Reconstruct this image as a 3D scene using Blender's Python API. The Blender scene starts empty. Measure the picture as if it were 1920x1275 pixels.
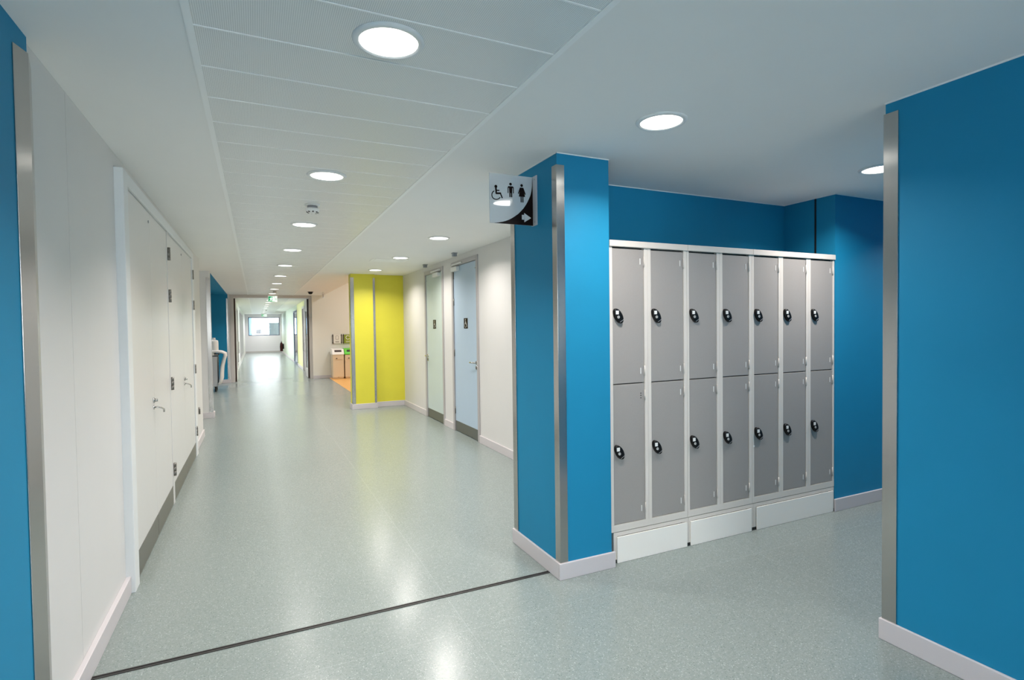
import bpy, bmesh, math, random
from mathutils import Matrix, Vector
random.seed(4)
SC = bpy.context.scene
COL = SC.collection
PI = math.pi

# ------------------------------------------------------------------ camera
CAM_F, YAW, PITCH, ROLL = 1018.67, -0.4407, -0.0251, -0.0130
cy_, sy_ = math.cos(YAW), math.sin(YAW)
cp_, sp_ = math.cos(PITCH), math.sin(PITCH)
cr_, sr_ = math.cos(ROLL), math.sin(ROLL)
R = Vector((cy_, sy_, 0))
F = Vector((-cp_ * sy_, cp_ * cy_, sp_))
D = Vector((-sp_ * sy_, sp_ * cy_, -cp_))
Rr = R * cr_ - D * sr_
Dr = R * sr_ + D * cr_
cam_data = bpy.data.cameras.new('camera')
cam = bpy.data.objects.new('camera', cam_data)
COL.objects.link(cam)
m = Matrix((Rr, -Dr, -F)).transposed().to_4x4()
m.translation = Vector((0, 0, 1.5))
cam.matrix_world = m
cam_data.sensor_width = 36
cam_data.lens = 36 * CAM_F / 1920
cam_data.clip_start = 0.05
cam_data.clip_end = 300
SC.camera = cam

# ------------------------------------------------------------------ light of the place
SC.view_settings.view_transform = 'Standard'
SC.view_settings.look = 'None'
SC.view_settings.gamma = 1
SC.view_settings.exposure = 0.2
LAMP_W = 17          # watts of each ceiling downlight
SKY = 12.0              # daylight outside
world = bpy.data.worlds.new('sky')
SC.world = world
world.use_nodes = True
wn = world.node_tree
bg = wn.nodes['Background']
bg.inputs[0].default_value = (0.94, 0.97, 1.0, 1)
bg.inputs[1].default_value = SKY
SC.cycles.use_denoising = True
SC.cycles.sample_clamp_indirect = 8
SC.cycles.max_bounces = 10
SC.cycles.diffuse_bounces = 6

# ------------------------------------------------------------------ materials
def lin(c):
    return tuple(((x / 255) / 12.92 if x / 255 <= .04045 else ((x / 255 + .055) / 1.055) ** 2.4) for x in c)

def mat(name, rgb, rough=0.5, metal=0.0, spec=0.5, emit=None, noise=0.0, nscale=60, bump=0.0, bscale=300, coat=0):
    M = bpy.data.materials.new(name)
    M.use_nodes = True
    nt = M.node_tree
    b = nt.nodes['Principled BSDF']
    c = lin(rgb)
    b.inputs['Base Color'].default_value = (*c, 1)
    b.inputs['Roughness'].default_value = rough
    b.inputs['Metallic'].default_value = metal
    b.inputs['Specular IOR Level'].default_value = spec
    b.inputs['Coat Weight'].default_value = coat
    tc = nt.nodes.new('ShaderNodeTexCoord')
    if noise:
        n = nt.nodes.new('ShaderNodeTexNoise')
        n.inputs['Scale'].default_value = nscale
        n.inputs['Detail'].default_value = 4
        nt.links.new(tc.outputs['Object'], n.inputs['Vector'])
        r = nt.nodes.new('ShaderNodeMapRange')
        r.inputs['From Min'].default_value = .3
        r.inputs['From Max'].default_value = .7
        r.inputs['To Min'].default_value = 1 - noise
        r.inputs['To Max'].default_value = 1 + noise
        nt.links.new(n.outputs['Fac'], r.inputs['Value'])
        mx = nt.nodes.new('ShaderNodeVectorMath')
        mx.operation = 'SCALE'
        mx.inputs[0].default_value = c
        nt.links.new(r.outputs[0], mx.inputs['Scale'])
        nt.links.new(mx.outputs[0], b.inputs['Base Color'])
    if bump:
        n = nt.nodes.new('ShaderNodeTexNoise')
        n.inputs['Scale'].default_value = bscale
        n.inputs['Detail'].default_value = 3
        nt.links.new(tc.outputs['Object'], n.inputs['Vector'])
        bp = nt.nodes.new('ShaderNodeBump')
        bp.inputs['Strength'].default_value = bump
        bp.inputs['Distance'].default_value = .002
        nt.links.new(n.outputs['Fac'], bp.inputs['Height'])
        nt.links.new(bp.outputs[0], b.inputs['Normal'])
    if emit:
        b.inputs['Emission Color'].default_value = (*lin(emit[0]), 1)
        b.inputs['Emission Strength'].default_value = emit[1]
    return M

def glass_mat(name, tint=(0.96, 0.98, 0.98), haze=0.0, hazecol=(0.8, 0.82, 0.82), gloss=0.02):
    M = bpy.data.materials.new(name)
    M.use_nodes = True
    nt = M.node_tree
    nt.nodes.clear()
    out = nt.nodes.new('ShaderNodeOutputMaterial')
    tr = nt.nodes.new('ShaderNodeBsdfTransparent')
    tr.inputs[0].default_value = (*tint, 1)
    gl = nt.nodes.new('ShaderNodeBsdfGlossy')
    gl.inputs['Roughness'].default_value = gloss
    fr = nt.nodes.new('ShaderNodeFresnel')
    fr.inputs[0].default_value = 1.45
    mx = nt.nodes.new('ShaderNodeMixShader')
    df = nt.nodes.new('ShaderNodeBsdfDiffuse')
    df.inputs[0].default_value = (*hazecol, 1)
    m2 = nt.nodes.new('ShaderNodeMixShader')
    m2.inputs[0].default_value = haze
    nt.links.new(tr.outputs[0], m2.inputs[1])
    nt.links.new(df.outputs[0], m2.inputs[2])
    nt.links.new(fr.outputs[0], mx.inputs[0])
    nt.links.new(m2.outputs[0], mx.inputs[1])
    nt.links.new(gl.outputs[0], mx.inputs[2])
    nt.links.new(mx.outputs[0], out.inputs[0])
    return M

def floor_mat():
    M = bpy.data.materials.new('speckled_vinyl')
    M.use_nodes = True
    nt = M.node_tree
    b = nt.nodes['Principled BSDF']
    tc = nt.nodes.new('ShaderNodeTexCoord')
    base = nt.nodes.new('ShaderNodeRGB')
    base.outputs[0].default_value = (*lin((132, 142, 139)), 1)
    def speck(scale, lo, hi, col, prev):
        v = nt.nodes.new('ShaderNodeTexVoronoi')
        v.voronoi_dimensions = '2D'
        v.inputs['Scale'].default_value = scale
        nt.links.new(tc.outputs['Object'], v.inputs['Vector'])
        # pick a share of the cells by their random colour, and only their middles
        s = nt.nodes.new('ShaderNodeSeparateColor')
        nt.links.new(v.outputs['Color'], s.inputs[0])
        g = nt.nodes.new('ShaderNodeMath'); g.operation = 'GREATER_THAN'; g.inputs[1].default_value = hi
        nt.links.new(s.outputs[0], g.inputs[0])
        l = nt.nodes.new('ShaderNodeMath'); l.operation = 'LESS_THAN'; l.inputs[1].default_value = lo
        nt.links.new(v.outputs['Distance'], l.inputs[0])
        mm = nt.nodes.new('ShaderNodeMath'); mm.operation = 'MULTIPLY'
        nt.links.new(g.outputs[0], mm.inputs[0]); nt.links.new(l.outputs[0], mm.inputs[1])
        mx = nt.nodes.new('ShaderNodeMix'); mx.data_type = 'RGBA'
        nt.links.new(mm.outputs[0], mx.inputs[0])
        nt.links.new(prev, mx.inputs[6])
        mx.inputs[7].default_value = (*lin(col), 1)
        return mx.outputs[2]
    c = speck(130, .42, .62, (123, 135, 132), base.outputs[0])
    c = speck(170, .40, .78, (148, 157, 154), c)
    c = speck(95, .26, .90, (162, 172, 168), c)
    c = speck(90, .24, .93, (102, 116, 113), c)
    # welded seams along and across the corridor
    sp = nt.nodes.new('ShaderNodeSeparateXYZ')
    nt.links.new(tc.outputs['Object'], sp.inputs[0])
    def seam(sock, off, period, width):
        a = nt.nodes.new('ShaderNodeMath'); a.operation = 'ADD'; a.inputs[1].default_value = off
        nt.links.new(sock, a.inputs[0])
        p = nt.nodes.new('ShaderNodeMath'); p.operation = 'PINGPONG'; p.inputs[1].default_value = period / 2
        nt.links.new(a.outputs[0], p.inputs[0])
        q = nt.nodes.new('ShaderNodeMath'); q.operation = 'LESS_THAN'; q.inputs[1].default_value = width
        nt.links.new(p.outputs[0], q.inputs[0])
        return q.outputs[0]
    s1 = seam(sp.outputs[0], -0.925, 2.0, .003)
    s2 = seam(sp.outputs[1], -2.50, 9.0, .003)
    ad = nt.nodes.new('ShaderNodeMath'); ad.operation = 'MAXIMUM'
    nt.links.new(s1, ad.inputs[0]); nt.links.new(s2, ad.inputs[1])
    sc_ = nt.nodes.new('ShaderNodeMath'); sc_.operation = 'MULTIPLY'; sc_.inputs[1].default_value = .16
    nt.links.new(ad.outputs[0], sc_.inputs[0])
    mx = nt.nodes.new('ShaderNodeMix'); mx.data_type = 'RGBA'
    nt.links.new(sc_.outputs[0], mx.inputs[0])
    nt.links.new(c, mx.inputs[6])
    mx.inputs[7].default_value = (*lin((175, 186, 182)), 1)
    nt.links.new(mx.outputs[2], b.inputs['Base Color'])
    # slightly uneven gloss
    n = nt.nodes.new('ShaderNodeTexNoise'); n.inputs['Scale'].default_value = 1.2; n.inputs['Detail'].default_value = 1
    nt.links.new(tc.outputs['Object'], n.inputs['Vector'])
    r = nt.nodes.new('ShaderNodeMapRange')
    r.inputs['To Min'].default_value = .215; r.inputs['To Max'].default_value = .245
    nt.links.new(n.outputs['Fac'], r.inputs['Value'])
    nt.links.new(r.outputs[0], b.inputs['Roughness'])
    b.inputs['Specular IOR Level'].default_value = .5
    n2 = nt.nodes.new('ShaderNodeTexNoise'); n2.inputs['Scale'].default_value = 9
    nt.links.new(tc.outputs['Object'], n2.inputs['Vector'])
    bp = nt.nodes.new('ShaderNodeBump'); bp.inputs['Strength'].default_value = .012; bp.inputs['Distance'].default_value = .01
    nt.links.new(n2.outputs['Fac'], bp.inputs['Height'])
    return M

def perforated_mat():
    M = bpy.data.materials.new('perforated_metal')
    M.use_nodes = True
    nt = M.node_tree
    b = nt.nodes['Principled BSDF']
    tc = nt.nodes.new('ShaderNodeTexCoord')
    sp = nt.nodes.new('ShaderNodeSeparateXYZ')
    nt.links.new(tc.outputs['Object'], sp.inputs[0])
    def wave(s):
        k = nt.nodes.new('ShaderNodeMath'); k.operation = 'MULTIPLY'; k.inputs[1].default_value = 2 * PI / .0065
        nt.links.new(s, k.inputs[0])
        w = nt.nodes.new('ShaderNodeMath'); w.operation = 'SINE'
        nt.links.new(k.outputs[0], w.inputs[0])
        return w.outputs[0]
    m_ = nt.nodes.new('ShaderNodeMath'); m_.operation = 'ADD'
    nt.links.new(wave(sp.outputs[0]), m_.inputs[0]); nt.links.new(wave(sp.outputs[1]), m_.inputs[1])
    g = nt.nodes.new('ShaderNodeMath'); g.operation = 'GREATER_THAN'; g.inputs[1].default_value = 1.0
    nt.links.new(m_.outputs[0], g.inputs[0])
    mx = nt.nodes.new('ShaderNodeMix'); mx.data_type = 'RGBA'
    nt.links.new(g.outputs[0], mx.inputs[0])
    mx.inputs[6].default_value = (*lin((236, 236, 233)), 1)
    mx.inputs[7].default_value = (*lin((182, 183, 182)), 1)
    nt.links.new(mx.outputs[2], b.inputs['Base Color'])
    b.inputs['Roughness'].default_value = .38
    return M

def steel_mat(name, rgb, rough, vertical=True):
    M = mat(name, rgb, rough, metal=1.0)
    nt = M.node_tree
    b = nt.nodes['Principled BSDF']
    tc = nt.nodes.new('ShaderNodeTexCoord')
    mp = nt.nodes.new('ShaderNodeMapping')
    mp.inputs['Scale'].default_value = (250, 250, 2) if vertical else (4, 4, 600)
    n = nt.nodes.new('ShaderNodeTexNoise'); n.inputs['Scale'].default_value = 1.0
    nt.links.new(tc.outputs['Object'], mp.inputs[0]); nt.links.new(mp.outputs[0], n.inputs['Vector'])
    r = nt.nodes.new('ShaderNodeMapRange')
    r.inputs['To Min'].default_value = .95; r.inputs['To Max'].default_value = 1.05
    nt.links.new(n.outputs['Fac'], r.inputs['Value'])
    mx = nt.nodes.new('ShaderNodeVectorMath'); mx.operation = 'SCALE'; mx.inputs[0].default_value = lin(rgb)
    nt.links.new(r.outputs[0], mx.inputs['Scale'])
    nt.links.new(mx.outputs[0], b.inputs['Base Color'])
    if vertical:
        tg = nt.nodes.new('ShaderNodeTangent'); tg.direction_type = 'RADIAL'; tg.axis = 'Z'
        nt.links.new(tg.outputs[0], b.inputs['Tangent'])
        b.inputs['Anisotropic'].default_value = .75
    return M

WHITE = mat('white_paint', (214, 213, 211), .5, noise=.01, nscale=3, bump=.03)
LILAC = mat('lilac_white_paint', (238, 237, 244), .5)
CEIL = mat('ceiling_paint', (240, 239, 236), .75, noise=.01, nscale=2)
BEADW = mat('white_bead', (235, 235, 233), .5)
BLUE = mat('blue_paint', (20, 131, 172), .6, spec=.3, noise=.02, nscale=4, bump=.08, bscale=200)
YELLOW = mat('lime_yellow_paint', (220, 213, 64), .45, noise=.02, nscale=4)
PALEYEL = mat('yellow_green_paint', (206, 207, 150), .5)
PALEGREEN = mat('pale_green_paint', (196, 208, 190), .5)
BEIGE = mat('beige_paint', (226, 224, 214), .6)
SKIRT = mat('lilac_grey_skirting', (203, 198, 200), .4)
SATIN = mat('satin_white_laminate', (214, 213, 211), .28)
FRAMEW = mat('white_frame_paint', (222, 225, 226), .4)
STEEL = steel_mat('brushed_steel', (186, 184, 181), .24)
STEELH = steel_mat('brushed_steel_plate', (148, 147, 141), .42, False)
DKSTEEL = steel_mat('dark_steel', (128, 125, 120), .35)
CHROME = mat('polished_steel', (205, 203, 200), .15, metal=1)
DOORFR = mat('grey_door_frame', (176, 172, 172), .4)
FRAMEP = mat('warm_grey_frame', (198, 192, 187), .4)
DOORBLUE = mat('pale_blue_door', (176, 196, 214), .4, noise=.01, nscale=5)
DOORGREEN = mat('pale_green_door', (196, 210, 206), .4, noise=.01, nscale=5)
FLOOR = floor_mat()
ORANGE = mat('orange_vinyl', (224, 168, 96), .35, noise=.04, nscale=120)
PERF = perforated_mat()
TRIMW = mat('ceiling_trim', (246, 246, 244), .5)
BLACK = mat('black_plastic', (13, 12, 13), .35, spec=.3)
CHROMEL = mat('lock_cylinder', (200, 200, 198), .35)
RUBBER = mat('black_rubber', (22, 22, 23), .6)
JOINT = mat('dark_joint_metal', (70, 68, 66), .4, metal=.4)
LOCKFR = mat('locker_frame_grey', (216, 210, 202), .45, bump=.05, bscale=500)
LOCKDR = mat('locker_door_grey', (156, 152, 148), .5, noise=.05, nscale=420, bump=.25, bscale=420)
LOCKGAP = mat('locker_interior', (40, 40, 40), .7)
PANELW = mat('white_plinth_panel', (242, 239, 232), .4)
LENS = mat('lamp_lens', (255, 255, 255), .4, emit=((255, 253, 246), 6.0))
RIM = mat('lamp_rim', (222, 224, 224), .35)
PLASTW = mat('white_plastic', (232, 232, 230), .35)
GREYP = mat('grey_plastic', (150, 152, 156), .5)
SIGNBLK = mat('sign_black_film', (20, 8, 8), .4, spec=.12)
SIGNALU = mat('sign_bracket', (200, 200, 204), .4)
SIGNGREY = mat('sign_arrow_grey', (196, 200, 203), .3)
ACRYL = glass_mat('clear_acrylic', (.97, .98, .98), haze=.6, hazecol=(.72, .76, .79))
GLASS = glass_mat('window_glass')
GREEN = mat('exit_green', (0, 150, 90), .4, emit=((0, 150, 90), .6))
EXITW = mat('exit_white', (235, 245, 240), .4, emit=((235, 245, 240), .8))
BINBODY = mat('cream_bin_plastic', (224, 203, 172), .45)
BINLID = mat('white_bin_lid', (240, 236, 230), .35)
BINGREEN = mat('green_bin_lid', (90, 205, 30), .35)
SLOT = mat('dark_slot', (60, 45, 40), .6)
POSTG = mat('olive_green_print', (140, 155, 45), .4)
POSTW = mat('white_print', (232, 228, 220), .4)
PRINT = mat('brown_print', (110, 95, 85), .5)
CLOTH = mat('white_linen', (222, 222, 220), .8, bump=.3, bscale=80)
CARTG = mat('grey_cart_panel', (188, 190, 193), .5)
EXTIN = mat('dark_red_cylinder', (70, 14, 14), .35)
FACADE = mat('white_facade', (240, 240, 240), .7)
FACGREEN = mat('grey_green_facade', (28, 40, 40), .7)
FACGREY = mat('grey_facade_window', (34, 34, 40), .5)
FACBLUE = mat('pale_blue_facade', (50, 80, 102), .7)
DARKGAP = mat('dark_gap', (8, 10, 12), .8)

# ------------------------------------------------------------------ mesh helpers
class MB:
    """collects shapes in world coordinates, then links them as ONE mesh object"""
    def __init__(s):
        s.bm = bmesh.new(); s.mats = []
    def mi(s, m):
        if m not in s.mats: s.mats.append(m)
        return s.mats.index(m)
    def box(s, x0, y0, z0, x1, y1, z1, m):
        x0, x1 = sorted((x0, x1)); y0, y1 = sorted((y0, y1)); z0, z1 = sorted((z0, z1))
        v = [s.bm.verts.new(p) for p in ((x0,y0,z0),(x1,y0,z0),(x1,y1,z0),(x0,y1,z0),(x0,y0,z1),(x1,y0,z1),(x1,y1,z1),(x0,y1,z1))]
        k = s.mi(m)
        for f in ((3,2,1,0),(4,5,6,7),(0,1,5,4),(1,2,6,5),(2,3,7,6),(3,0,4,7)):
            s.bm.faces.new([v[i] for i in f]).material_index = k
        return s
    def prism(s, pts, d, m, smooth=False):
        """pts: list of 3-D points (a planar outline); d: extrusion vector"""
        k = s.mi(m); d = Vector(d)
        a = [s.bm.verts.new(p) for p in pts]
        b = [s.bm.verts.new(Vector(p) + d) for p in pts]
        fs = [s.bm.faces.new(a[::-1]), s.bm.faces.new(b)]
        n = len(pts)
        for i in range(n):
            f = s.bm.faces.new((a[i], a[(i+1) % n], b[(i+1) % n], b[i])); f.smooth = smooth; fs.append(f)
        for f in fs: f.material_index = k
        return s
    def lathe(s, c, prof, m, n=32, axis='Z', smooth=True):
        """prof: (radius, height) pairs about an axis through c; m one material or one per band"""
        c = Vector(c); rings = []
        for r, h in prof:
            ring = []
            for i in range(n):
                t = 2 * PI * i / n
                p = (r*math.cos(t), r*math.sin(t), h)
                if axis == 'X': p = (h, r*math.cos(t), r*math.sin(t))
                if axis == 'Y': p = (r*math.cos(t), h, r*math.sin(t))
                ring.append(s.bm.verts.new(c + Vector(p)))
            rings.append(ring)
        for j in range(len(prof) - 1):
            mm = m[j] if isinstance(m, list) else m
            k = s.mi(mm)
            for i in range(n):
                f = s.bm.faces.new((rings[j][i], rings[j][(i+1) % n], rings[j+1][(i+1) % n], rings[j+1][i]))
                f.material_index = k; f.smooth = smooth
        m0 = m[0] if isinstance(m, list) else m
        m1 = m[-1] if isinstance(m, list) else m
        if prof[0][0] > 1e-6: s.bm.faces.new(rings[0]).material_index = s.mi(m0)
        if prof[-1][0] > 1e-6: s.bm.faces.new(rings[-1]).material_index = s.mi(m1)
        return s
    def tube(s, pts, r, m, n=10):
        pts = [Vector(p) for p in pts]; rings = []; k = s.mi(m)
        for i, p in enumerate(pts):
            t = (pts[min(i+1, len(pts)-1)] - pts[max(i-1, 0)]).normalized()
            a = t.orthogonal().normalized() if i == 0 else (prev - t * prev.dot(t)).normalized()
            prev = a; b = t.cross(a)
            rr = r[i] if isinstance(r, (list, tuple)) else r
            rings.append([s.bm.verts.new(p + (a*math.cos(2*PI*j/n) + b*math.sin(2*PI*j/n)) * rr) for j in range(n)])
        for q in range(len(rings) - 1):
            for j in range(n):
                f = s.bm.faces.new((rings[q][j], rings[q][(j+1) % n], rings[q+1][(j+1) % n], rings[q+1][j]))
                f.smooth = True; f.material_index = k
        s.bm.faces.new(rings[0][::-1]).material_index = k; s.bm.faces.new(rings[-1]).material_index = k
        return s
    def build(s, name, parent=None, origin=None, bevel=0, seg=2, **tags):
        if parent is not None:
            root = parent
            while root.parent: root = root.parent
            o0 = Vector(ORIG[root.name])
        else:
            o0 = Vector(origin) if origin else Vector((0, 0, 0))
        bmesh.ops.recalc_face_normals(s.bm, faces=s.bm.faces[:])
        bmesh.ops.translate(s.bm, verts=s.bm.verts[:], vec=-o0)
        me = bpy.data.meshes.new(name)
        s.bm.to_mesh(me); s.bm.free()
        for mm in s.mats: me.materials.append(mm)
        o = bpy.data.objects.new(name, me)
        COL.objects.link(o)
        if parent is not None: o.parent = parent
        else:
            o.location = o0
            ORIG[o.name] = tuple(o0)
        if bevel:
            b = o.modifiers.new('bevel', 'BEVEL'); b.width = bevel; b.segments = seg
            b.limit_method = 'ANGLE'; b.angle_limit = math.radians(40)
        for k, v in tags.items(): o[k] = v
        return o
ORIG = {}

def thing(name, loc, label, cat, group=None):
    o = bpy.data.objects.new(name, None)
    o.empty_display_size = .1
    COL.objects.link(o); o.location = loc
    o['label'] = label; o['category'] = cat
    if group: o['group'] = group
    ORIG[o.name] = tuple(loc)
    return o

def struct(name, mb, bevel=0, label=None):
    o = mb.build(name, bevel=bevel)
    o['kind'] = 'structure'
    if label: o['label'] = label
    return o

def struct_root(name, loc, label=None):
    o = bpy.data.objects.new(name, None); COL.objects.link(o); o.location = loc
    o['kind'] = 'structure'
    if label: o['label'] = label
    ORIG[o.name] = tuple(loc)
    return o

HC = 2.507
# ------------------------------------------------------------------ the shell
struct('floor', MB().box(-9, -5, -.12, 12, 42, 0, FLOOR))
struct('floor_cafe', MB().box(2.0, 10.56, 0, 7.5, 17.3, .003, ORANGE))

SX0, SX1 = -.175, 1.032       # the perforated strip
c = MB()
c.box(-9, -5, HC, SX0 - .012, 10.75, HC + .3, CEIL)
c.box(-.70, 10.75, HC, SX0 - .012, 17.45, HC + .3, CEIL)
c.box(-9, 17.45, HC, SX0 - .012, 39.6, HC + .3, CEIL)
struct('ceiling_left', c)
c = MB()
c.box(SX1 + .012, -5, HC, 12, 10.56, HC + .3, CEIL)
c.box(SX1 + .012, 10.56, HC, 1.865, 17.3, HC + .3, CEIL)
c.box(SX1 + .012, 17.3, HC, 1.865, 17.6, HC + .3, CEIL)
c.box(SX1 + .012, 17.6, HC, 12, 39.6, HC + .3, CEIL)
struct('ceiling_right', c)
c = MB(); P = .3053; y = 1.773 - P * 23
while y < 39.2:
    c.box(SX0, y + .004, HC - .002, SX1, y + P - .004, HC + .02, PERF)
    c.box(SX0, y - .0035, HC - .004, SX1, y + .0035, HC + .02, TRIMW)
    y += P
struct('ceiling_strip', c)
struct('ceiling_void', MB().box(SX0 - .1, -5, HC + .03, SX1 + .1, 39.6, HC + .3, CEIL))
for i, x in enumerate((SX0, SX1)):
    struct('trim_%d' % (i + 1), MB().box(x - .012, -5, HC - .006, x + .012, 39.2, HC + .03, TRIMW))
struct('ceiling_alcove', MB().box(-3.2, 10.75, HC, -.70, 17.45, HC + .3, BLUE))

# left wall: blue pier, white panelled wall, cupboard, return
struct('wall_left_pier', MB().box(-1.4, -5, 0, -.685, 2.40, HC, BLUE))
w = MB()
w.box(-1.4, 2.40, 0, -.700, 2.8695, HC, WHITE)
w.box(-1.4, 2.8725, 0, -.700, 3.72, HC, WHITE)
w.box(-1.4, 2.8695, 0, -.708, 2.8725, HC, DARKGAP)
w.box(-1.4, 3.72, 2.43, -.700, 7.60, HC, WHITE)
w.box(-1.4, 3.72, 0, -.95, 7.60, 2.43, WHITE)
w.box(-1.4, 7.60, 0, -.700, 8.80, HC, WHITE)
struct('wall_left', w)
struct('wall_left_return', MB().box(-5, 8.65, 0, -1.4, 8.80, HC, WHITE))
struct('wall_left_pier_far', MB().box(-5, 10.57, 0, -.690, 10.75, HC, WHITE))
struct('wall_left_recess', MB().box(-5.1, 8.8, 0, -5, 10.57, HC, WHITE))
w = MB()
w.box(-3.2, 17.40, 0, -.700, 17.6, HC, BLUE)
w.box(-.700, 17.40, 0, -.654, 17.6, HC, WHITE)
struct('wall_alcove', w)
struct('wall_alcove_left', MB().box(-3.3, 10.75, 0, -3.2, 17.6, HC, BLUE))

# column and locker alcove
w = MB()
w.box(1.600, 2.757, 0, 1.964, 3.38, HC, BLUE)
w.box(1.964, 3.242, 0, 4.13, 3.38, HC, BLUE)
struct('wall_column', w)
struct('wall_locker_right', MB().box(4.13, 2.786, 0, 9, 3.38, HC, BLUE))
struct('trim_3', MB().box(4.1275, 2.945, 2.03, 4.133, 2.960, HC, DARKGAP))
struct('wall_right', MB().box(2.654, -5, 0, 9, 1.55, HC, BLUE))
struct('wall_passage_end', MB().box(9, 1.4, 0, 9.2, 3.4, HC, WHITE))
struct('wall_back', MB().box(-1.4, -5.1, 0, 3, -5, .95, WHITE).box(-1.4, -5.1, 2.42, 3, -5, HC, WHITE).box(2.6, -5.1, .95, 3, -5, 2.42, WHITE).box(-1.4, -5.1, .95, -.6, -5, 2.42, WHITE))
# thin white beads where blue meets ceiling
b = MB()
b.box(1.597, 2.754, HC - .006, 1.967, 2.757, HC, BEADW)
b.box(1.597, 2.754, HC - .006, 1.600, 3.38, HC, BEADW)
b.box(1.964, 3.239, HC - .006, 4.13, 3.242, HC, BEADW)
b.box(4.127, 2.786, HC - .006, 4.13, 3.242, HC, BEADW)
b.box(4.127, 2.783, HC - .006, 9, 2.786, HC, BEADW)
struct('trim_4', b)
struct('trim_5', MB().box(2.651, -5, HC - .007, 2.654, 1.553, HC, BEADW))

# wall with the two doors
XD = 2.60
w = MB()
for y0, y1 in ((3.38, 6.50), (7.53, 7.93), (8.93, 10.42)):
    w.box(XD, y0, 0, XD + .15, y1, HC, WHITE)
for y0, y1 in ((6.50, 7.53), (7.93, 8.93)):
    w.box(XD, y0, 2.43, XD + .15, y1, HC, WHITE)
    w.box(XD + .12, y0, 0, XD + .15, y1, 2.43, WHITE)
struct('wall_doors', w)
# lime yellow pier and wall
w = MB()
w.box(1.600, 10.32, 0, 2.035, 10.56, HC, YELLOW)
w.box(2.035, 10.42, 0, 2.75, 10.56, HC, YELLOW)
struct('wall_yellow', w)
# cafe room
w = MB()
w.box(1.541, 17.3, 0, 1.87, 17.6, HC, BEIGE)
w.box(1.87, 17.3, 0, 7.6, 17.6, 3.7, BEIGE)
struct('wall_cafe', w)
struct('wall_cafe_right', MB().box(7.5, 10.42, 0, 7.6, 17.3, 3.7, BEIGE))
w = MB()
w.box(2.75, 10.42, 0, 7.5, 10.56, 3.7, BEIGE)
w.box(1.865, 10.42, HC + .3, 2.75, 10.56, 3.7, BEIGE)
struct('wall_cafe_near', w)
struct('ceiling_cafe', MB().box(1.6, 10.42, 3.6, 7.6, 17.6, 3.7, CEIL))
struct('wall_cafe_bulkhead', MB().box(1.75, 10.56, HC + .3, 1.865, 17.3, 3.7, BEIGE))

# far corridor
FXL, FXR = -.62, 1.56
w = MB()
w.box(FXL - .2, 17.6, 0, FXL, 20.0, HC, WHITE)
for y0, y1 in ((20.0, 24.0), (26, 33)):
    w.box(FXL - .2, y0, 0, FXL, y1, .15, WHITE)
    w.box(FXL - .2, y0, 2.35, FXL, y1, HC, WHITE)
w.box(FXL - .2, 24.0, 0, FXL, 26, HC, WHITE)
w.box(FXL - .2, 33, 0, FXL, 39, HC, WHITE)
struct('wall_far_left', w)
w = MB()
w.box(FXR, 17.6, 0, FXR + .2, 20.0, HC, WHITE)
w.box(FXR, 21.1, 0, FXR + .2, 24.1, HC, PALEYEL)
w.box(FXR, 20.0, 2.3, FXR + .2, 21.1, HC, PALEYEL)
w.box(FXR + .15, 20.0, 0, FXR + .2, 21.1, 2.3, WHITE)
w.box(FXR, 24.1, 2.3, FXR + .2, 26.4, HC, PALEGREEN)
w.box(FXR, 26.4, 0, FXR + .2, 39, HC, PALEGREEN)
struct('wall_far_right', w)
w = MB()
WX0, WX1, WZ0, WZ1 = -.42, 1.44, 1.11, 2.31
w.box(FXL - .2, 39, 0, FXR + .2, 39.2, WZ0, LILAC)
w.box(FXL - .2, 39, WZ1, FXR + .2, 39.2, HC, LILAC)
w.box(FXL - .2, 39, WZ0, WX0, 39.2, WZ1, LILAC)
w.box(WX1, 39, WZ0, FXR + .2, 39.2, WZ1, LILAC)
struct('wall_far_end', w)

# windows
def window(n, axis, a0, a1, z0, z1, c0, c1, mull, m=GREYP, fw=.05):
    r = struct_root('window_%d' % n, ((a0+a1)/2, c0, z0) if axis == 'x' else (c0, (a0+a1)/2, z0))
    f = MB()
    def bx(p0, q0, p1, q1):
        if axis == 'x': f.box(p0, c0, q0, p1, c1, q1, m)
        else: f.box(c0, p0, q0, c1, p1, q1, m)
    bx(a0, z0, a1, z0 + fw); bx(a0, z1 - fw, a1, z1); bx(a0, z0 + fw, a0 + fw, z1 - fw); bx(a1 - fw, z0 + fw, a1, z1 - fw)
    for q in mull: bx(q - fw/2, z0 + fw, q + fw/2, z1 - fw)
    f.build('window_frame', r, bevel=.004)
    g = MB(); mid = (c0 + c1) / 2
    if axis == 'x': g.box(a0 + fw, mid - .004, z0 + fw, a1 - fw, mid + .004, z1 - fw, GLASS)
    else: g.box(mid - .004, a0 + fw, z0 + fw, mid + .004, a1 - fw, z1 - fw, GLASS)
    g.build('pane', r)
DKFR = mat('dark_window_frame', (86, 98, 122), .4)
window(1, 'x', WX0, WX1, WZ0, WZ1, 39.04, 39.12, (), DKFR, .05)
window(2, 'y', 20.0, 24.0, .15, 2.35, FXL - .05, FXL + .01, (21.3, 22.6), DOORFR, .08)
window(3, 'y', 26.0, 33.0, .15, 2.35, FXL - .05, FXL + .01, (27.8, 29.5, 31.2), DOORFR, .08)
window(4, 'y', 24.1, 26.4, 0, 2.3, FXR - .01, FXR + .05, (), DKFR, .06)

window(5, 'x', -.6, 2.6, .95, 2.42, -5.09, -5.01, (.5, 1.5), GREYP, .05)

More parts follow.
